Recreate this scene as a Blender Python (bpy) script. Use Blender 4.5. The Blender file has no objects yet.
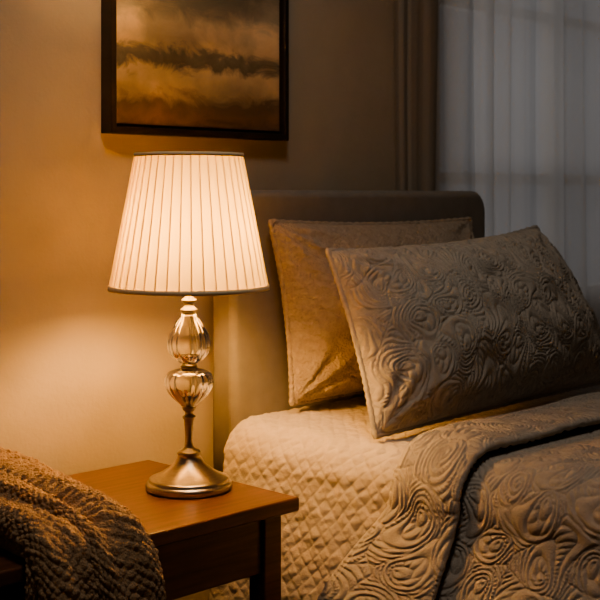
import bpy, math, numpy as np
from mathutils import Vector
rng=np.random.default_rng(7)
S=bpy.context.scene
# ------------------------------------------------------------------ helpers
def link(o,parent=None):
    S.collection.objects.link(o)
    if parent: o.parent=parent
    return o
def empty(name,loc=(0,0,0)):
    e=bpy.data.objects.new(name,None); e.empty_display_size=.05; link(e); return e
def mesh_obj(name,verts,faces,mat,parent=None,smooth=True,uv=None):
    me=bpy.data.meshes.new(name); me.from_pydata(verts,[],faces); me.update()
    o=bpy.data.objects.new(name,me); link(o,parent)
    if mat: me.materials.append(mat)
    if smooth: me.polygons.foreach_set('use_smooth',[True]*len(me.polygons))
    return o
def grid_arrays(P,wrap_j=False,flip=False,cap=False):
    n,m,_=P.shape
    idx=np.arange(n*m).reshape(n,m)
    if wrap_j: nxt=np.roll(idx,-1,axis=1); a=idx[:-1];b=idx[1:];c=nxt[1:];d=nxt[:-1]
    else: a=idx[:-1,:-1];b=idx[1:,:-1];c=idx[1:,1:];d=idx[:-1,1:]
    F=np.stack([a.ravel(),b.ravel(),c.ravel(),d.ravel()],1)
    if flip: F=F[:,::-1]
    return P.reshape(-1,3),F
def grid_obj(name,Ps,mat,parent=None,wrap_j=False,flips=None,weld=True,caps=False):
    """Ps: list of grids merged in one object"""
    V=[];F=[];off=0
    for k,P in enumerate(Ps):
        v,f=grid_arrays(P,wrap_j,flips[k] if flips else False)
        V.append(v);F.append(f+off);off+=len(v)
    V=np.concatenate(V);F=np.concatenate(F)
    me=bpy.data.meshes.new(name)
    me.vertices.add(len(V));me.vertices.foreach_set('co',V.astype(np.float32).ravel())
    me.loops.add(F.size);me.loops.foreach_set('vertex_index',F.astype(np.int32).ravel())
    me.polygons.add(len(F));me.polygons.foreach_set('loop_start',np.arange(0,F.size,4,dtype=np.int32))
    me.polygons.foreach_set('loop_total',np.full(len(F),4,dtype=np.int32))
    me.polygons.foreach_set('use_smooth',np.ones(len(F),dtype=bool))
    me.update(calc_edges=True);me.validate()
    me.materials.append(mat)
    o=bpy.data.objects.new(name,me);link(o,parent);return o
def normals(P,wrap=False):
    du=np.gradient(P,axis=0)
    if wrap: dv=(np.roll(P,-1,1)-np.roll(P,1,1))*.5
    else: dv=np.gradient(P,axis=1)
    N=np.cross(du,dv);L=np.linalg.norm(N,axis=2,keepdims=True);return N/np.maximum(L,1e-9)
def box(name,lo,hi,mat,parent=None,bevel=0,seg=3):
    x0,y0,z0=lo;x1,y1,z1=hi
    v=[(x0,y0,z0),(x1,y0,z0),(x1,y1,z0),(x0,y1,z0),(x0,y0,z1),(x1,y0,z1),(x1,y1,z1),(x0,y1,z1)]
    f=[(0,3,2,1),(4,5,6,7),(0,1,5,4),(1,2,6,5),(2,3,7,6),(3,0,4,7)]
    o=mesh_obj(name,v,f,mat,parent,smooth=bevel>0)
    if bevel:
        b=o.modifiers.new('b','BEVEL');b.width=bevel;b.segments=seg;b.limit_method='NONE'
        w=o.modifiers.new('w','WEIGHTED_NORMAL')
    return o
def lathe(name,prof,mat,c,n=64,rib=None,parent=None,res=None):
    prof=np.array(prof,float)
    if res:
        tt=np.linspace(0,len(prof)-1,res)
        out=[]
        for x in tt:
            i=min(int(x),len(prof)-2);f=x-i
            p0=prof[max(i-1,0)];p1=prof[i];p2=prof[i+1];p3=prof[min(i+2,len(prof)-1)]
            out.append(.5*((2*p1)+(-p0+p2)*f+(2*p0-5*p1+4*p2-p3)*f*f+(-p0+3*p1-3*p2+p3)*f**3))
        prof=np.array(out);prof[:,0]=np.maximum(prof[:,0],0)
    th=np.linspace(0,2*np.pi,n,endpoint=False)
    r=prof[:,0][:,None]*np.ones(n)[None];z=prof[:,1][:,None]*np.ones(n)[None]
    if rib is not None: r=r*rib(th[None,:],z)
    P=np.stack([c[0]+r*np.cos(th),c[1]+r*np.sin(th),z],2)
    return grid_obj(name,[P],mat,parent,wrap_j=True)
# ------------------------------------------------------------------ materials
def mat(name):
    m=bpy.data.materials.new(name);m.use_nodes=True
    nt=m.node_tree;b=nt.nodes['Principled BSDF'];return m,nt,b
def N(nt,t,**k):
    n=nt.nodes.new(t)
    for a,v in k.items(): setattr(n,a,v)
    return n
def simple(name,col,rough=.6,metal=0,**k):
    m,nt,b=mat(name)
    b.inputs['Base Color'].default_value=(*col,1);b.inputs['Roughness'].default_value=rough;b.inputs['Metallic'].default_value=metal
    for a,v in k.items(): b.inputs[a].default_value=v
    return m
def noisy(name,c1,c2,scale=20,rough=.8,bump=.2,bscale=None,bdist=.002,stretch=(1,1,1),sheen=0,detail=6,metal=0,spec=.5):
    m,nt,b=mat(name)
    tc=N(nt,'ShaderNodeTexCoord');mp=N(nt,'ShaderNodeMapping');mp.inputs['Scale'].default_value=stretch
    nt.links.new(tc.outputs['Object'],mp.inputs['Vector'])
    n=N(nt,'ShaderNodeTexNoise');n.inputs['Scale'].default_value=scale;n.inputs['Detail'].default_value=detail
    nt.links.new(mp.outputs[0],n.inputs['Vector'])
    r=N(nt,'ShaderNodeValToRGB');r.color_ramp.elements[0].color=(*c1,1);r.color_ramp.elements[1].color=(*c2,1)
    r.color_ramp.elements[0].position=.3;r.color_ramp.elements[1].position=.7
    nt.links.new(n.outputs['Fac'],r.inputs['Fac']);nt.links.new(r.outputs[0],b.inputs['Base Color'])
    b.inputs['Roughness'].default_value=rough;b.inputs['Metallic'].default_value=metal
    b.inputs['Specular IOR Level'].default_value=spec
    if sheen: b.inputs['Sheen Weight'].default_value=sheen
    if bump:
        n2=N(nt,'ShaderNodeTexNoise');n2.inputs['Scale'].default_value=bscale or scale*4;n2.inputs['Detail'].default_value=4
        nt.links.new(mp.outputs[0],n2.inputs['Vector'])
        bp=N(nt,'ShaderNodeBump');bp.inputs['Strength'].default_value=bump;bp.inputs['Distance'].default_value=bdist
        nt.links.new(n2.outputs['Fac'],bp.inputs['Height']);nt.links.new(bp.outputs[0],b.inputs['Normal'])
    return m
def weave(name,c1,c2,scale=450,rough=.9,sheen=.2,bump=.5):
    m=noisy(name,c1,c2,scale=30,rough=rough,bump=0,sheen=sheen)
    nt=m.node_tree;b=nt.nodes['Principled BSDF']
    tc=N(nt,'ShaderNodeTexCoord')
    hs=[]
    for d in ('X','Z'):
        w=N(nt,'ShaderNodeTexWave');w.bands_direction=d;w.inputs['Scale'].default_value=scale/3.;w.inputs['Distortion'].default_value=1.5
        nt.links.new(tc.outputs['Object'],w.inputs['Vector']);hs.append(w)
    a=N(nt,'ShaderNodeMath',operation='ADD');nt.links.new(hs[0].outputs['Fac'],a.inputs[0]);nt.links.new(hs[1].outputs['Fac'],a.inputs[1])
    n=N(nt,'ShaderNodeTexNoise');n.inputs['Scale'].default_value=160;nt.links.new(tc.outputs['Object'],n.inputs['Vector'])
    a2=N(nt,'ShaderNodeMath',operation='ADD');nt.links.new(a.outputs[0],a2.inputs[0]);nt.links.new(n.outputs['Fac'],a2.inputs[1])
    bp=N(nt,'ShaderNodeBump');bp.inputs['Strength'].default_value=bump;bp.inputs['Distance'].default_value=.0015
    nt.links.new(a2.outputs[0],bp.inputs['Height']);nt.links.new(bp.outputs[0],b.inputs['Normal'])
    return m
M_wall=noisy('wall_plaster',(.44,.37,.275),(.50,.425,.32),scale=6,rough=.85,bump=.35,bscale=110,bdist=.002)
M_ceil=noisy('ceiling_paint',(.6,.55,.48),(.65,.6,.52),scale=5,rough=.9,bump=0)
M_floor=noisy('floor_wood',(.10,.055,.03),(.17,.095,.05),scale=5,rough=.45,bump=.1,stretch=(1,10,1))
M_trim=simple('trim_paint',(.5,.46,.4),.5)
M_wood=noisy('walnut_wood',(.065,.029,.015),(.15,.064,.032),scale=7,rough=.30,bump=.12,bscale=40,bdist=.001,stretch=(1.2,16,16),detail=8)
M_hb=weave('headboard_linen',(.25,.225,.195),(.29,.26,.225),scale=500,bump=.35,sheen=.05)
M_pillow_b=noisy('pillow_boucle_linen',(.38,.315,.245),(.46,.385,.305),scale=90,rough=1,bump=1.0,bscale=210,bdist=.005,spec=.03)
M_cov=noisy('matelasse_cotton',(.38,.335,.285),(.45,.40,.34),scale=60,rough=1,bump=.8,bscale=450,bdist=.0018,spec=.03)
M_pillow_f=noisy('matelasse_pillow_cotton',(.40,.36,.31),(.47,.425,.37),scale=60,rough=1,bump=.8,bscale=450,bdist=.0018,spec=.03)
M_quilt=noisy('quilt_cotton',(.50,.435,.36),(.58,.505,.425),scale=60,rough=1,bump=.7,bscale=450,bdist=.0015,spec=.03)
M_throw=noisy('throw_wool',(.29,.18,.095),(.47,.315,.18),scale=80,rough=.95,bump=1.,bscale=300,bdist=.006,sheen=.2,spec=.1)
M_mattress=simple('mattress_fabric',(.6,.56,.5),.9)
M_metal=noisy('brushed_nickel',(.38,.34,.29),(.46,.42,.36),scale=60,rough=.34,bump=.06,stretch=(1,1,12),metal=1)
M_frame=noisy('frame_dark_wood',(.022,.014,.010),(.04,.026,.018),scale=20,rough=.4,bump=.1)
M_rod=simple('rod_bronze',(.05,.035,.025),.4,.9)
M_glass,nt,b=mat('lamp_glass');b.inputs['Base Color'].default_value=(1,.98,.95,1);b.inputs['Roughness'].default_value=.0
b.inputs['Transmission Weight'].default_value=1;b.inputs['IOR'].default_value=1.42
# shade
M_shade=bpy.data.materials.new('shade_fabric');M_shade.use_nodes=True;nt=M_shade.node_tree;nt.nodes.clear()
out=N(nt,'ShaderNodeOutputMaterial');tr=N(nt,'ShaderNodeBsdfTranslucent');tr.inputs[0].default_value=(.82,.63,.25,1)
df=N(nt,'ShaderNodeBsdfDiffuse');df.inputs[0].default_value=(.84,.74,.53,1);mx=N(nt,'ShaderNodeMixShader');mx.inputs[0].default_value=.155
nt.links.new(df.outputs[0],mx.inputs[1]);nt.links.new(tr.outputs[0],mx.inputs[2]);nt.links.new(mx.outputs[0],out.inputs[0])
M_band=simple('shade_trim_fabric',(.74,.62,.42),.8)
# bulb
M_bulb=bpy.data.materials.new('bulb_glow');M_bulb.use_nodes=True;nt=M_bulb.node_tree;nt.nodes.clear()
out=N(nt,'ShaderNodeOutputMaterial');em=N(nt,'ShaderNodeEmission');em.inputs[0].default_value=(1,.535,.175,1);em.inputs[1].default_value=355
nt.links.new(em.outputs[0],out.inputs[0])
# sheer
def cloth_sheer(name,col,tfac,transp):
    m=bpy.data.materials.new(name);m.use_nodes=True;nt=m.node_tree;nt.nodes.clear()
    out=N(nt,'ShaderNodeOutputMaterial');tr=N(nt,'ShaderNodeBsdfTranslucent');tr.inputs[0].default_value=(*col,1)
    df=N(nt,'ShaderNodeBsdfDiffuse');df.inputs[0].default_value=(*col,1);mx=N(nt,'ShaderNodeMixShader');mx.inputs[0].default_value=tfac
    tp=N(nt,'ShaderNodeBsdfTransparent');m2=N(nt,'ShaderNodeMixShader');m2.inputs[0].default_value=transp
    nt.links.new(df.outputs[0],mx.inputs[1]);nt.links.new(tr.outputs[0],mx.inputs[2])
    nt.links.new(mx.outputs[0],m2.inputs[1]);nt.links.new(tp.outputs[0],m2.inputs[2]);nt.links.new(m2.outputs[0],out.inputs[0])
    return m
M_sheer=cloth_sheer('sheer_voile',(.68,.64,.60),.5,.22)
M_drape=cloth_sheer('drape_fabric',(.42,.36,.29),.15,.0)
M_winglass=cloth_sheer('window_pane_glass',(.6,.65,.7),.5,.9)
# ------------------------------------------------------------------ room
WY=1.94
X0,X1,Y0,H=-1.2,4.2,-2.6,2.6
wx0,wx1,wz0,wz1=2.44,3.62,.80,2.15
def multi_box(name,boxes,mat_):
    v=[];f=[]
    for lo,hi in boxes:
        k=len(v);x0,y0,z0=lo;x1,y1,z1=hi
        v+=[(x0,y0,z0),(x1,y0,z0),(x1,y1,z0),(x0,y1,z0),(x0,y0,z1),(x1,y0,z1),(x1,y1,z1),(x0,y1,z1)]
        f+=[tuple(k+i for i in q) for q in [(0,3,2,1),(4,5,6,7),(0,1,5,4),(1,2,6,5),(2,3,7,6),(3,0,4,7)]]
    return mesh_obj(name,v,f,mat_,smooth=False)
multi_box('wall_back',[((X0,WY,0),(wx0,WY+.12,H)),((wx1,WY,0),(X1,WY+.12,H)),((wx0,WY,0),(wx1,WY+.12,wz0)),((wx0,WY,wz1),(wx1,WY+.12,H))],M_wall)
box('wall_left',(X0-.1,Y0,0),(X0,WY+.12,H),M_wall)
box('wall_right',(X1,Y0,0),(X1+.1,WY+.12,H),M_wall)
box('wall_front',(X0-.1,Y0-.1,0),(X1+.1,Y0,H),M_wall)
box('floor',(X0-.1,Y0-.1,-.1),(X1+.1,WY+.12,0),M_floor)
box('ceiling',(X0-.1,Y0-.1,H),(X1+.1,WY+.12,H+.1),M_ceil)
box('baseboard_back',(X0,WY-.015,0),(X1,WY,.1),M_trim)
box('baseboard_left',(X0,Y0,0),(X0+.015,WY-.015,.1),M_trim)
# window
win=empty('window_1')
fr=.045
def wb(n,lo,hi): return box(n,lo,hi,M_trim,win)
wb('frame_left',(wx0,WY+.03,wz0),(wx0+fr,WY+.09,wz1));wb('frame_right',(wx1-fr,WY+.03,wz0),(wx1,WY+.09,wz1))
wb('frame_bottom',(wx0+fr,WY+.03,wz0),(wx1-fr,WY+.09,wz0+fr));wb('frame_top',(wx0+fr,WY+.03,wz1-fr),(wx1-fr,WY+.09,wz1))
mxw=3.05
wb('muntin_vertical',(mxw-.02,WY+.04,wz0+fr),(mxw+.02,WY+.08,wz1-fr))
wb('muntin_horizontal',(wx0+fr,WY+.045,1.15),(wx1-fr,WY+.075,1.18))
wb('muntin_horizontal_upper',(wx0+fr,WY+.045,1.62),(wx1-fr,WY+.075,1.65))
box('pane',(wx0+fr,WY+.058,wz0+fr),(wx1-fr,WY+.062,wz1-fr),M_winglass,win)
# curtains
def curtain(name,xa,xb,yc,amp,nf,m,seed,z0=.02,z1=2.33):
    r=np.random.default_rng(seed)
    nx=int(nf*28);nz=70
    x=np.linspace(0,1,nx);z=np.linspace(z0,z1,nz)
    ph=np.cumsum(np.interp(x,np.linspace(0,1,nf+1),r.uniform(.35,1.9,nf+1)));ph=ph/ph[-1]*nf*2*np.pi
    am=amp*np.interp(x,np.linspace(0,1,nf*2+1),r.uniform(.2,1,nf*2+1))
    Z,PH=np.meshgrid(z,ph,indexing='ij')
    AM=np.tile(am,(nz,1));XX=np.tile(x,(nz,1))
    Y=yc+AM*(.8*np.sin(PH+.5*np.sin(Z*2.1+XX*5))+.2*np.sin(PH*2.3+1+.8*np.sin(Z*1.7+XX*9)))*(.8+.2*np.sin(Z*3+XX*12))
    X=xa+(xb-xa)*XX+.5*AM*np.cos(PH)+.010*np.sin(Z*2.6+XX*3)
    return grid_obj(name,[np.stack([X,Y,Z],2)],m)
cs=empty('curtain')
o=curtain('sheer_panel',2.37,3.75,WY-.040,.030,12,M_sheer,3);o.parent=cs
o=curtain('drape_panel',2.235,2.385,WY-.036,.008,3,M_drape,5);o.parent=cs
o=curtain('drape_panel_right',3.74,3.98,WY-.045,.022,4,M_drape,9);o.parent=cs
def tube(name,pts,rad,m,parent=None,n=10,closed=False):
    pts=np.array(pts,float)
    T=np.gradient(pts,axis=0) if not closed else (np.roll(pts,-1,0)-np.roll(pts,1,0))
    T/=np.linalg.norm(T,axis=1,keepdims=True)+1e-9
    ref=np.array([0.,0,1]) if abs(T[0][2])<.9 else np.array([1.,0,0])
    P=[];u=np.cross(T[0],ref);u/=np.linalg.norm(u)
    for i in range(len(pts)):
        u=u-T[i]*np.dot(u,T[i]);u/=np.linalg.norm(u);w=np.cross(T[i],u)
        a=np.linspace(0,2*np.pi,n,endpoint=False)
        rr=rad[i] if hasattr(rad,'__len__') else rad
        P.append(pts[i]+rr*(np.cos(a)[:,None]*u+np.sin(a)[:,None]*w))
    P=np.array(P)
    if closed: P=np.concatenate([P,P[:1]])
    return grid_obj(name,[P],m,parent,wrap_j=True)
tube('rod',[(x,WY-.045,2.36) for x in np.linspace(2.1,4.1,8)],.012,M_rod,cs)
for i,x in enumerate((2.13,4.07)):
    box('rod_bracket_%d'%(i+1),(x-.008,WY-.05,2.35),(x+.008,WY,2.37),M_rod,cs)
# ------------------------------------------------------------------ picture
pic=empty('framed_painting')
pa,pb,pz0,pz1=1.392,1.873,1.240,1.66
fy=WY-.034
def mit(name,prof,m):
    P=[]
    for ins,y in prof:
        P.append([(pa+ins,y,pz0+ins),(pb-ins,y,pz0+ins),(pb-ins,y,pz1-ins),(pa+ins,y,pz1-ins)])
    P=np.array(P,float)
    o=grid_obj(name,[P],m,pic,wrap_j=True)
    o.data.polygons.foreach_set('use_smooth',[False]*len(o.data.polygons));return o
WP=WY-.001
mit('frame',[(0,WP),(0,fy+.002),(.002,fy),(.012,fy),(.014,fy+.002),(.014,fy+.016),(.020,fy+.016),(.020,WP)],M_frame)
M_paint,nt,b=mat('oil_painting')
tc=N(nt,'ShaderNodeTexCoord');sep=N(nt,'ShaderNodeSeparateXYZ');nt.links.new(tc.outputs['Object'],sep.inputs[0])
mp=N(nt,'ShaderNodeMapping');mp.inputs['Scale'].default_value=(7,1,11);nt.links.new(tc.outputs['Object'],mp.inputs['Vector'])
no=N(nt,'ShaderNodeTexNoise');no.inputs['Scale'].default_value=1.5;no.inputs['Detail'].default_value=10;no.inputs['Roughness'].default_value=.68;no.inputs['Distortion'].default_value=1.0
nt.links.new(mp.outputs[0],no.inputs['Vector'])
mr=N(nt,'ShaderNodeMapRange');mr.inputs['From Min'].default_value=pz0;mr.inputs['From Max'].default_value=pz0+.30
nt.links.new(sep.outputs['Z'],mr.inputs['Value'])
ma=N(nt,'ShaderNodeMath',operation='MULTIPLY_ADD');ma.inputs[1].default_value=.36;nt.links.new(no.outputs['Fac'],ma.inputs[0])
sb=N(nt,'ShaderNodeMath',operation='SUBTRACT');sb.inputs[1].default_value=.18;nt.links.new(mr.outputs[0],sb.inputs[0]);nt.links.new(sb.outputs[0],ma.inputs[2])
r=N(nt,'ShaderNodeValToRGB');cr=r.color_ramp
cols=[(0,(.10,.06,.035)),(.12,(.27,.16,.085)),(.21,(.20,.135,.08)),(.31,(.56,.42,.25)),(.43,(.52,.41,.26)),(.49,(.12,.11,.08)),(.56,(.17,.155,.115)),(.62,(.56,.43,.27)),(.76,(.72,.57,.38)),(.88,(.34,.31,.24)),(1,(.24,.23,.19))]
cr.elements[0].position=0;cr.elements[0].color=(*cols[0][1],1);cr.elements[1].position=1;cr.elements[1].color=(*cols[-1][1],1)
for p,c in cols[1:-1]:
    e=cr.elements.new(p);e.color=(*c,1)
n3=N(nt,'ShaderNodeTexNoise');n3.inputs['Scale'].default_value=7;n3.inputs['Detail'].default_value=7;nt.links.new(tc.outputs['Object'],n3.inputs['Vector'])
r3=N(nt,'ShaderNodeValToRGB');r3.color_ramp.elements[0].position=.40;r3.color_ramp.elements[0].color=(.52,.53,.50,1);r3.color_ramp.elements[1].position=.60;r3.color_ramp.elements[1].color=(1.2,1.12,1.0,1)
nt.links.new(n3.outputs['Fac'],r3.inputs['Fac'])
mm=N(nt,'ShaderNodeMixRGB',blend_type='MULTIPLY');mm.inputs[0].default_value=.85
nt.links.new(ma.outputs[0],r.inputs['Fac']);nt.links.new(r.outputs[0],mm.inputs[1]);nt.links.new(r3.outputs[0],mm.inputs[2]);nt.links.new(mm.outputs[0],b.inputs['Base Color']);b.inputs['Roughness'].default_value=.6
bp=N(nt,'ShaderNodeBump');bp.inputs['Strength'].default_value=.4;bp.inputs['Distance'].default_value=.002;nt.links.new(no.outputs['Fac'],bp.inputs['Height']);nt.links.new(bp.outputs[0],b.inputs['Normal'])
box('canvas',(pa+.02,fy+.012,pz0+.02),(pb-.02,WP,pz1-.02),M_paint,pic)
# ------------------------------------------------------------------ nightstand
ns=empty('nightstand')
tz=.603
nx0,nx1,ny0,ny1=.79,1.466,1.466,1.885
box('top',(nx0,ny0,tz-.024),(nx1,ny1,tz),M_wood,ns,bevel=.004)
ix0,ix1,iy0,iy1=nx0+.025,nx1-.022,ny0+.022,ny1-.02
L=.040
for i,(x,y) in enumerate([(ix0,iy0),(ix1-L,iy0),(ix0,iy1-L),(ix1-L,iy1-L)]):
    box('leg_%d'%(i+1),(x,y,0),(x+L,y+L,tz-.024),M_wood,ns,bevel=.003)
az=tz-.024-.10
box('apron_front',(ix0+L,iy0+.008,az),(ix1-L,iy0+.026,tz-.024),M_wood,ns,bevel=.002)
box('apron_back',(ix0+L,iy1-.026,az),(ix1-L,iy1-.008,tz-.024),M_wood,ns,bevel=.002)
box('apron_left',(ix0+.008,iy0+L,az),(ix0+.026,iy1-L,tz-.024),M_wood,ns,bevel=.002)
box('apron_right',(ix1-.026,iy0+L,az),(ix1-.008,iy1-L,tz-.024),M_wood,ns,bevel=.002)
box('shelf',(ix0+.005,iy0+.005,.16),(ix1-.005,iy1-.005,.18),M_wood,ns,bevel=.002)
# ------------------------------------------------------------------ lamp
LC=(1.368,1.644)
lamp=empty('table_lamp')
def zz(py): return 1.12-(py-195)*.001759
prof=[(0,tz),(.072,tz),(.0745,tz+.002),(.0755,tz+.005),(.0755,tz+.010),(.0745,tz+.013),(.0715,tz+.0145),(.0705,tz+.0155),(.0705,tz+.019),(.069,tz+.0205),(.064,tz+.022),(.050,tz+.029),(.038,tz+.037),(.028,tz+.046),(.0215,tz+.056),(.0195,tz+.061),(.0205,tz+.0625),(.0205,tz+.066),(.0185,tz+.068),(.012,tz+.070),(.0085,tz+.075),(.0070,tz+.085),(.0078,tz+.105),(.0088,tz+.122),(.0115,tz+.125),(.0115,tz+.129),(.0075,tz+.131),(.0070,tz+.136),(.0105,tz+.139),(.012,tz+.142),(.012,tz+.146),(.004,tz+.149),(0,tz+.149)]
lathe('base',prof,M_metal,LC,n=96,parent=lamp)
gb=tz+.146
def glassbulb(name,z0,z1,prof,parent):
    p=[(r,z0+(z1-z0)*t) for r,t in prof]
    return lathe(name,p,M_glass,LC,n=192,parent=parent,res=60,
        rib=lambda th,z:1+.055*np.abs(np.cos(7*th+3*(z-z0)))**.8*np.clip(np.minimum(z-z0,z1-z)/.02,0,1))
gz1=zz(368)
glassbulb('glass_lower',gb,gz1,[(.001,0),(.012,.0),(.016,.05),(.0245,.17),(.034,.34),(.0405,.54),(.0415,.72),(.0375,.87),(.027,.95),(.013,.995),(.001,1)],lamp)
gz2=zz(313)
lathe('collar_middle',[(0,gz1-.001),(.013,gz1),(.0165,gz1+.003),(.013,gz1+.0065),(.010,gz1+.008),(0,gz1+.009)],M_metal,LC,parent=lamp)
glassbulb('glass_upper',gz1+.008,gz2,[(.001,0),(.011,0),(.021,.05),(.032,.18),(.0368,.36),(.0345,.55),(.026,.74),(.018,.89),(.012,1),(.001,1)],lamp)
lathe('collar_top',[(0,gz2-.001),(.010,gz2),(.0155,gz2+.004),(.0155,gz2+.007),(.010,gz2+.011),(.0085,gz2+.017),(.0135,gz2+.021),(.0135,gz2+.024),(.007,gz2+.028),(.0065,gz2+.045),(.014,gz2+.05),(.014,gz2+.085),(0,gz2+.087)],M_metal,LC,parent=lamp)
bz=gz2+.085
lathe('bulb',[(0,bz),(.013,bz+.002),(.015,bz+.014),(.025,bz+.034),(.033,bz+.056),(.029,bz+.078),(.015,bz+.090),(.0,bz+.094)],M_bulb,LC,n=32,parent=lamp,res=24)
# shade : true overlapping knife pleats
sz0,sz1=.955,1.192;rb,rt=.1385,.094
npl=42
tk=[];ro=[]
ov=.14
for i in range(npl):
    for t_,r_ in [(0.0,.0),(.25,.0006),(.5,.0012),(.75,.0022),(1.0,.0034),(1.0+ov*.7,.0042),(1.0+ov,.0036),(1.0+ov*.8,.0018),(1.0+ov*.5,.0004),(1.03,-.0008),(1.0,-.0010)]:
        tk.append((i+t_)*2*np.pi/npl);ro.append(r_)
tk=np.array(tk);ro=np.array(ro)*1.15
zs=np.linspace(0,1,24)
P=[]
for a_ in zs:
    R=rb+(rt-rb)*a_-.002+ro*(1-.25*a_)
    P.append(np.stack([LC[0]+R*np.cos(tk),LC[1]+R*np.sin(tk),np.full_like(R,sz0+(sz1-sz0)*a_)],-1))
shade=grid_obj('shade',[np.array(P)],M_shade,lamp,wrap_j=True)
lathe('shade_trim_lower',[(rb-.005,sz0-.001),(rb+.0032,sz0-.001),(rb+.0028,sz0+.0065),(rb-.005,sz0+.0065),(rb-.005,sz0-.001)],M_band,LC,n=96,parent=lamp)
lathe('shade_trim_upper',[(rt-.005,sz1-.005),(rt+.0030,sz1-.005),(rt+.0026,sz1+.0015),(rt-.005,sz1+.0015),(rt-.005,sz1-.005)],M_band,LC,n=96,parent=lamp)
a=np.linspace(0,np.pi,24)
tube('harp',[(LC[0]+.045*math.cos(t)*1.0,LC[1],gz2+.06+ (sz1-.02-gz2-.06)*math.sin(t)**.7) for t in a],.0015,M_metal,lamp,n=6)
for i in range(3):
    t=i*2*math.pi/3+.5
    tube('spider_%d'%(i+1),[(LC[0]+r_*math.cos(t),LC[1]+r_*math.sin(t),sz1-.02+.018*(r_/rt)) for r_ in np.linspace(0,rt-.001,6)],.0014,M_metal,lamp,n=6)
# ------------------------------------------------------------------ bed
bed=empty('bed')
def rounded_slab(name,xa,xb,ya,yb,za,zb,r,e,m,parent):
    pts=[]
    n=10
    pts.append((xa,za))
    for t in np.linspace(0,np.pi/2,n): pts.append((xa+r-r*np.cos(t),zb-r+r*np.sin(t)))
    for t in np.linspace(0,np.pi/2,n): pts.append((xb-r+r*np.sin(t),zb-r+r*np.cos(t)))
    pts.append((xb,za))
    pts=np.array(pts);cx,cz=(xa+xb)/2,(za+zb)/2
    def inset(d):
        q=pts.copy();q[:,0]=np.where(q[:,0]<cx,np.maximum(q[:,0],xa)+d,q[:,0]-d);q[:,1]=np.where(q[:,1]>za+.01,q[:,1]-d,q[:,1]);return q
    rings=[]
    def ringy(q,y): return np.stack([q[:,0],np.full(len(q),y),q[:,1]],1)
    for t in np.linspace(0,np.pi/2,6): rings.append(ringy(inset(e*(1-np.sin(t))),ya+e*(1-np.cos(t))))
    for t in np.linspace(np.pi/2,0,6): rings.append(ringy(inset(e*(1-np.sin(t))),yb-e*(1-np.cos(t))))
    P=np.array(rings)
    v,f=grid_arrays(P,True)
    f=[tuple(q) for q in f];k_=len(pts)
    f.append(tuple(range(k_)));f.append(tuple(reversed(range(len(v)-k_,len(v)))))
    o=mesh_obj(name,[tuple(x) for x in v],f,m,parent);
    w=o.modifiers.new('w','WEIGHTED_NORMAL');return o
rounded_slab('headboard',1.612,2.460,1.80,1.872,.20,1.130,.045,.018,M_hb,bed)
box('bed_base',(1.66,-.17,.14),(2.42,1.795,.34),M_hb,bed,bevel=.01)
for i,(x,y) in enumerate([(1.68,-.13),(2.36,-.13),(1.68,1.70),(2.36,1.70)]):
    box('leg_%d'%(i+1),(x,y,0),(x+.05,y+.05,.15),M_wood,bed,bevel=.003)
for i,x in enumerate((1.66,2.36)):
    box('headboard_leg_%d'%(i+1),(x,1.815,0),(x+.05,1.86,.21),M_wood,bed,bevel=.003)
ZT=.676
box('mattress',(1.61,-.18,.342),(2.47,1.792,ZT-.016),M_mattress,bed,bevel=.05,seg=6)
XE,XR,r=1.572,2.50,.07
def lownoise(a,b,seed,s=1.):
    g=np.random.default_rng(seed);o=0
    for i in range(7):
        kx,ky=g.normal(0,s,2);o=o+np.sin(kx*a+ky*b+g.uniform(0,6.28))/7
    return o
def bedprofile(A,Y,flare,fl_len):
    W=XR-XE-2*r
    Am=np.where(A>W/2,W-A,A);mir=A>W/2
    t=np.clip(-Am/r,0,np.pi/2);q=np.maximum(-Am-np.pi*r/2,0)
    fl=flare*(1-np.exp(-(q/fl_len)**1.5))
    top=np.maximum(Am,0)
    x=XE+r+top-r*np.sin(t)-fl
    z=ZT-r*(1-np.cos(t))-q
    nxx=-np.sin(t);nz=np.cos(t)
    x=np.where(mir,XE+XR-x,x);nxx=np.where(mir,-nxx,nxx)
    return x,z,nxx,nz,q
Wt=XR-XE-2*r
# --- base quilt
def diamonds(u,v,p):
    a=np.abs(np.sin(np.pi*(u+v)/p));b_=np.abs(np.sin(np.pi*(u-v)/p))
    return np.minimum(a,b_)**.6
hang=.47
A=np.concatenate([np.arange(-hang-np.pi*r/2,.5,.0020),np.arange(.5,Wt+np.pi*r/2+hang,.008)])
Yv=np.concatenate([np.arange(1.797,1.10,-.0020),np.arange(1.10,-.19,-.02)])
AA,YY=np.meshgrid(A,Yv,indexing='xy')
x,z,nx_,nz_,q=bedprofile(AA,YY,.045,.2)
uu=AA+.006*lownoise(AA,YY,61,30);vv=YY+.006*lownoise(AA,YY,62,30)
h=.0021*diamonds(uu,vv,.031)+.0040*lownoise(AA,YY,4,22)+.0030*lownoise(AA,YY,14,60)+.0014*lownoise(AA,YY,15,220)
h=h-.02*np.clip((YY-1.775)/.022,0,1)**2
wave=.010*np.sin(YY*23+AA*4)*np.clip(q/.25,0,1)
x=x+nx_*h+wave*np.sign(nx_+1e-9)*.6;z=z+nz_*h
grid_obj('quilt',[np.stack([x,YY,z],2)],M_quilt)
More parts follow.
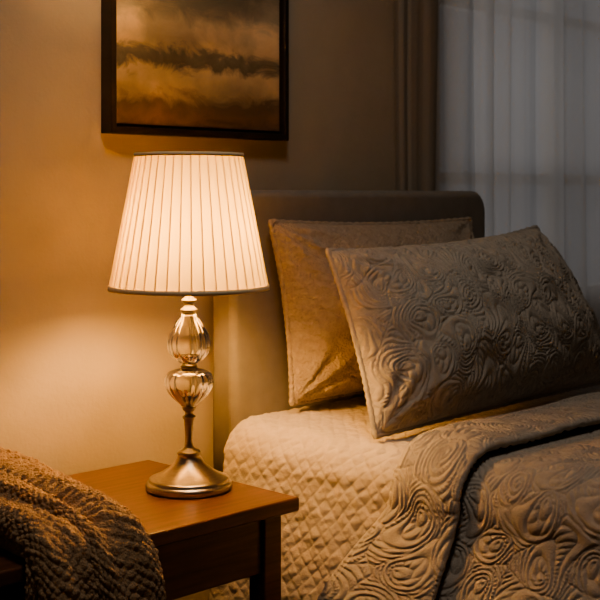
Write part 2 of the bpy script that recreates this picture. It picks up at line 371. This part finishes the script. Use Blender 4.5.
# --- matelasse pattern
def paisley(u,v,seed,sp=.084,pitch=.0092):
    g=np.random.default_rng(seed)
    uu=u+.005*lownoise(u,v,seed+1,40)+.0010*lownoise(u,v,seed+3,260);vv=v+.005*lownoise(u,v,seed+2,40)+.0010*lownoise(u,v,seed+4,260)
    b1=np.full(u.shape,9.);b2=np.full(u.shape,9.);ph=np.zeros(u.shape);TH=np.zeros(u.shape)
    iu=np.arange(math.floor(u.min()/sp)-1,math.ceil(u.max()/sp)+2);iv=np.arange(math.floor(v.min()/sp)-1,math.ceil(v.max()/sp)+2)
    for i in iu:
        for j in iv:
            cx=(i+.5*(j%2)+g.uniform(-.18,.18))*sp;cy=(j+g.uniform(-.18,.18))*sp
            phi=g.uniform(0,6.28);size=g.uniform(.75,1.3);typ=g.integers(0,7);hand=g.choice([-1,1])
            dx=uu-cx;dy=vv-cy;rr=np.hypot(dx,dy)
            th=np.arctan2(dy,dx)-phi+hand*rr*22
            if typ==0: rp=rr*(1+.12*np.cos(2*th))
            elif typ in (1,2,3,4): rp=rr*np.sqrt(np.cos(th)**2*.8+np.sin(th)**2*1.3)*(1+.55*np.cos(th))
            else: rp=rr*np.sqrt(np.cos(th)**2*.55+np.sin(th)**2*1.6)*(1+.42*np.cos(th))
            p=rp/pitch*2*np.pi+(hand*th if typ in (0,1) else 0)
            m=rp/size;c=m<b1
            b2=np.where(c,b1,np.minimum(b2,m));b1=np.where(c,m,b1);ph=np.where(c,p,ph);TH=np.where(c,th,TH)
    kk=np.floor(ph/(2*np.pi))
    ridge=np.abs(np.sin(ph/2))**.65
    nb=np.clip(4+kk*7,4,46)
    bead=np.abs(np.sin(TH*nb*.5))**.5
    ridge=np.where((kk%2)==1,ridge*(.15+.85*bead),ridge)
    edge=np.clip((b2-b1)/.0035,0,1)
    return ridge*(.08+.92*edge)
# --- coverlet with turned-back cuff : path in (Y,n)
YF,YH=1.330,1.190
path=[]
for t in np.linspace(-np.pi/2,np.pi/2,9): path.append((YH+.006-.008*np.cos(t),.026+.007*np.sin(t)))
for y in np.arange(YH+.008,YF-.004,.0016): path.append((y,.033+.004*np.sin((y-YH)/(YF-YH)*np.pi)))
for t in np.linspace(np.pi/2,-np.pi/2,16): path.append((YF-.004+.016*np.cos(t),.019+.014*np.sin(t)))
for y in np.arange(YF-.006,YH+.03,-.012): path.append((y,.006))
for y in np.arange(YH+.028,.80,-.0016): path.append((y,.007+.012*np.clip((YH-y)/.25,0,1)))
for y in np.arange(.78,-.19,-.02): path.append((y,.019))
for z_ in np.linspace(0,1,4): path.append((-.19-.02*z_,.019-.02*z_))
path=np.array(path)
arc=np.concatenate([[0],np.cumsum(np.hypot(np.diff(path[:,0]),np.diff(path[:,1])))])
A=np.concatenate([np.arange(-hang-np.pi*r/2,-.42,.006),np.arange(-.42,Wt,.0016),np.arange(Wt,Wt+np.pi*r/2+hang,.01)])
AA,YY=np.meshgrid(A,path[:,0],indexing='xy');_,NN=np.meshgrid(A,path[:,1],indexing='xy');_,SS=np.meshgrid(A,arc,indexing='xy')
foldw=np.clip((YY-YH)/(YF-YH),0,1)
x,z,nx_,nz_,q=bedprofile(AA,YY,.125,.20)
shear=(.02+.105*foldw**1.2)*(1-np.exp(-(q/.15)**1.3))
Yn=YY+shear+.006*np.sin(AA*17)*foldw
NN2=NN+.006*lownoise(AA,SS,31,16)*np.clip((NN-.004)/.01,0,1)+.010*np.clip(lownoise(AA,SS,33,9),-.3,1)*(YY<YH-.02)
hang_w=.014*np.sin(YY*26+AA*3+1)*np.clip(q/.2,0,1)*np.clip((YH+.02-YY)/.1,0,1)
pat=paisley(AA,SS,11)
NN2=NN2+.0040*pat+hang_w
P=np.stack([x+nx_*NN2,Yn,z+nz_*NN2],2)
cov=grid_obj('coverlet',[P],M_cov)
# ------------------------------------------------------------------ pillows
def pillow(name,BL,BR,TR,TL,df,db,m,pattern=None,pitch=.0016,bow=(.03,.07),pip=.005,seed=1,amp=.003):
    BL,BR,TR,TL=[np.array(p,float) for p in (BL,BR,TR,TL)]
    w=np.linalg.norm(BR-BL);hh=np.linalg.norm(TL-BL)
    nu=int(w/pitch);nv=int(hh/pitch)
    def sp(n): 
        t=np.linspace(-1,1,n);return np.sign(t)*(1-(1-np.abs(t))**1.25)
    s,t=np.meshgrid(sp(nu),sp(nv),indexing='ij')
    def pos(s,t):
        S_=s*(1-bow[0]*(1-t**2));T_=t-(t>0)*t*bow[1]*(1-s**2)+(t<0)*(-t)*.015*(1-s**2)
        a=(S_+1)/2;b_=(T_+1)/2;a=a[...,None];b_=b_[...,None]
        return (BL*(1-a)+BR*a)*(1-b_)+(TL*(1-a)+TR*a)*b_
    nrm=np.cross(BR-BL,TL-BL);nrm/=np.linalg.norm(nrm)
    B=pos(s,t)
    pr=np.clip(1-np.abs(s)**2.4,0,1)**.55*np.clip(1-np.abs(t)**2.2,0,1)**.55
    pr=pr*(1-.12*t)
    wr=lownoise(s*w,t*hh,seed,14)*.016*pr
    ca=np.zeros_like(s)
    for cx,cy in ((-1,-1),(1,-1),(1,1),(-1,1)):
        dx=(s-cx)*w/2;dy=(t-cy)*hh/2;rr=np.hypot(dx,dy);th=np.arctan2(dy,dx)
        ca+=np.sin(th*14+seed+cx)*np.exp(-((rr-.08)/.055)**2)*.0050
    U=s*w/2;V=t*hh/2
    F=B+nrm*(df*pr+wr+ca*np.clip(pr*3,0,1))[...,None]
    nf=normals(F)
    if pattern is not None:
        F=F+nf*(amp*pattern(U,V)*np.clip(pr*5,0,1))[...,None]
    Bk=B-nrm*(db*pr+wr*.3)[...,None]
    par=empty(name)
    grid_obj('cover',[F,Bk],m,par,flips=[False,True])
    tt=np.linspace(-1,1,90)
    o1=np.concatenate([np.stack([tt,-np.ones(90)],1)[:-1],np.stack([np.ones(90),tt],1)[:-1],np.stack([-tt,np.ones(90)],1)[:-1],np.stack([-np.ones(90),-tt],1)[:-1]])
    pts=pos(o1[:,0],o1[:,1])
    rad=pip*(1+.18*np.sin(np.arange(len(pts))*1.9))
    tube('piping',pts,rad,m,par,n=8,closed=True)
    return par
zb=.700
pillow('pillow',(1.712,1.735,zb),(2.37,1.735,zb),(2.352,1.772,1.062),(1.690,1.775,1.066),.125,.02,M_pillow_b,pattern=lambda u,v:lownoise(u,v,8,130)+.8*lownoise(u,v,18,380),amp=.0027,seed=5,bow=(.045,.055),pip=.006)
pillow('pillow.001',(1.622,1.432,.690),(2.45,1.452,.699),(2.385,1.606,1.045),(1.672,1.598,1.014),.130,.035,M_pillow_f,pattern=lambda u,v:paisley(u,v,23),bow=(.035,.11),seed=9,amp=.0048,pip=.0058)
# ------------------------------------------------------------------ throw blanket
def crs(K,n):
    x=np.linspace(0,len(K)-1,n);o=[]
    K=np.array(K,float)
    for v_ in x:
        i=min(int(v_),len(K)-2);f=v_-i
        p0=K[max(i-1,0)];p1=K[i];p2=K[i+1];p3=K[min(i+2,len(K)-1)]
        o.append(.5*((2*p1)+(-p0+p2)*f+(2*p0-5*p1+4*p2-p3)*f*f+(-p0+3*p1-3*p2+p3)*f**3))
    return np.array(o)
def knit_strip(keys,ups,wid,thk,seed,nf,diag,fixA=None,perlen=.48,NSU=560,m_=520,base=.55,pw_=.5):
    keys=np.array(keys,float);ups=np.array(ups,float)
    nS=420;C=crs(keys,nS);Up=crs(ups,nS);Wd=crs(wid,nS);Tk=crs(thk,nS)
    al=np.concatenate([[0],np.cumsum(np.linalg.norm(np.diff(C,axis=0),axis=1))]);su=np.linspace(0,al[-1],NSU)
    f_=lambda a_:np.stack([np.interp(su,al,a_[:,i]) for i in range(3)],1)
    C=f_(C);Up=f_(Up);Wd=np.interp(su,al,Wd);Tk=np.interp(su,al,Tk)
    T=np.gradient(C,axis=0);T/=np.linalg.norm(T,axis=1,keepdims=True)
    if fixA is not None: Ac=np.tile(np.array(fixA,float),(NSU,1))
    else: Ac=np.cross(T,Up)
    Ac/=np.linalg.norm(Ac,axis=1,keepdims=True)
    Up=np.cross(Ac,T) if fixA is None else Up/np.linalg.norm(Up,axis=1,keepdims=True)
    phi=np.linspace(0,2*np.pi,m_,endpoint=False)
    sg=lambda v_,p:np.sign(v_)*np.abs(v_)**p
    cxs=sg(np.cos(phi),.75)[None,:]*Wd[:,None]/2
    sn=np.sin(phi)[None,:]
    xn=cxs/(Wd[:,None]/2)
    drift=(diag*su+.35*np.sin(su*13+seed))[:,None]
    ridg=base+(.98-base)*np.abs(np.cos(nf*xn+drift+.4+seed))**.8+.10*np.sin(xn*5+su[:,None]*14+seed)
    tap=np.clip(np.minimum(su/.05,1),0,1)[:,None]**.5
    cy=np.where(sn>0,np.abs(sn)**pw_*Tk[:,None]*ridg,0)
    cxs=cxs*(1+.04*np.sin(su*18+seed)[:,None])
    P=C[:,None,:]+Ac[:,None,:]*(cxs*tap)[...,None]+Up[:,None,:]*((cy*tap)+.001)[...,None]
    Nn=normals(P,True)
    ctr=P.mean(1,keepdims=True);sgn=np.sign(np.mean(np.sum(Nn*(P-ctr),2)));Nn*=sgn
    per=np.tile(phi/(2*np.pi)*perlen,(NSU,1))
    sw=su[:,None]+.004*lownoise(su[:,None],per,70+seed,130);pw=per+.004*lownoise(su[:,None],per,71+seed,130)
    p_=.0135
    kn=np.sqrt(np.abs(np.sin(np.pi*(sw+pw)/p_)*np.sin(np.pi*(sw-pw)/p_)))
    kn=kn*.0040+.0036*lownoise(su[:,None]+0*per,per,77,240)+.0020*lownoise(su[:,None]+0*per,per,78,520)
    P=P+Nn*(kn*(sn>.02))[...,None]
    e0=np.repeat(P[0].mean(0)[None],m_,0);e1=np.repeat(P[-1].mean(0)[None],m_,0)
    return np.concatenate([e0[None],P,e1[None]])
th_=empty('throw_blanket')
Z=(0,0,1)
k1=[(.98,1.845,tz+.002),(1.00,1.78,tz+.002),(1.030,1.70,tz+.002),(1.036,1.60,tz+.002),(1.024,1.50,tz+.004),(1.018,1.464,tz+.004),(1.014,1.452,tz-.035),(1.018,1.450,tz-.13),(1.02,1.449,tz-.30)]
u1=[Z,Z,Z,Z,(0,-.10,1),(0,-.75,.66),(0,-1,.15),(0,-1,0),(0,-1,0)]
P1=knit_strip(k1,u1,[.24,.26,.235,.205,.185,.185,.19,.195,.20],[.05,.078,.080,.064,.047,.040,.038,.038,.036],0,2.2,5.,fixA=(-1,0,0))
k2=[(.74,1.79,tz+.004),(.84,1.79,tz+.034),(.93,1.765,tz+.066),(.995,1.70,tz+.066),(1.028,1.60,tz+.048),(1.042,1.50,tz+.032),(1.050,1.445,tz+.010),(1.058,1.414,tz-.045),(1.062,1.410,tz-.13),(1.064,1.409,tz-.29)]
u2=[Z,Z,Z,Z,(0,-.05,1),(0,-.25,1),(0,-.8,.6),(0,-1,.1),(0,-1,0),(0,-1,0)]
P2=knit_strip(k2,u2,[.12,.13,.14,.135,.12,.10,.098,.10,.10,.105],[.045,.052,.052,.048,.040,.036,.032,.029,.027,.027],3,1.3,2.,perlen=.297)
k3=[(.76,1.70,tz+.002),(.82,1.70,tz+.002),(.89,1.695,tz+.020),(.945,1.65,tz+.030),(.965,1.57,tz+.030),(.970,1.49,tz+.024),(.970,1.448,tz+.004),(.968,1.425,tz-.05),(.966,1.420,tz-.13),(.966,1.419,tz-.28)]
P3=knit_strip(k3,u2,[.07,.09,.10,.095,.09,.09,.09,.09,.09,.09],[.03,.045,.045,.040,.036,.034,.030,.028,.026,.026],6,1.2,-2.,perlen=.231)
grid_obj('main_drape',[P1],M_throw,th_,wrap_j=True)
grid_obj('fold_upper',[P2],M_throw,th_,wrap_j=True)
grid_obj('fold_side',[P3],M_throw,th_,wrap_j=True)
# ------------------------------------------------------------------ lights
def area(name,loc,rot,size,energy,col,sy=None):
    l=bpy.data.lights.new(name,'AREA');l.energy=energy;l.color=col;l.size=size
    if sy: l.shape='RECTANGLE';l.size_y=sy
    o=bpy.data.objects.new(name,l);o.location=loc;o.rotation_euler=rot;link(o);return o
area('window_moonlight',((wx0+wx1)/2+.1,WY+.7,1.7),(math.radians(-80),0,0),1.7,7,(.93,.95,1),1.7)
area('overhead_fill',(1.0,.9,H-.03),(0,0,0),.4,9.5,(1,.90,.80))  # unseen soft fill, added to raise the ambient level on bedding and wall
w=bpy.data.worlds.new('night_sky');S.world=w;w.use_nodes=True
w.node_tree.nodes['Background'].inputs[0].default_value=(.14,.145,.16,1);w.node_tree.nodes['Background'].inputs[1].default_value=.5
try: S.view_settings.look='AgX - Medium High Contrast'
except Exception as e: print(e)
# ------------------------------------------------------------------ camera
cd=bpy.data.cameras.new('camera');cam=bpy.data.objects.new('camera',cd);link(cam)
cam.location=(0,0,1.12);cam.rotation_euler=(math.pi/2,0,-math.pi/4)
cd.sensor_width=36;cd.lens=36*1211/600;cd.shift_y=-105/600
cd.dof.use_dof=True;cd.dof.focus_distance=2.1;cd.dof.aperture_fstop=9
cd.clip_start=.02
S.camera=cam
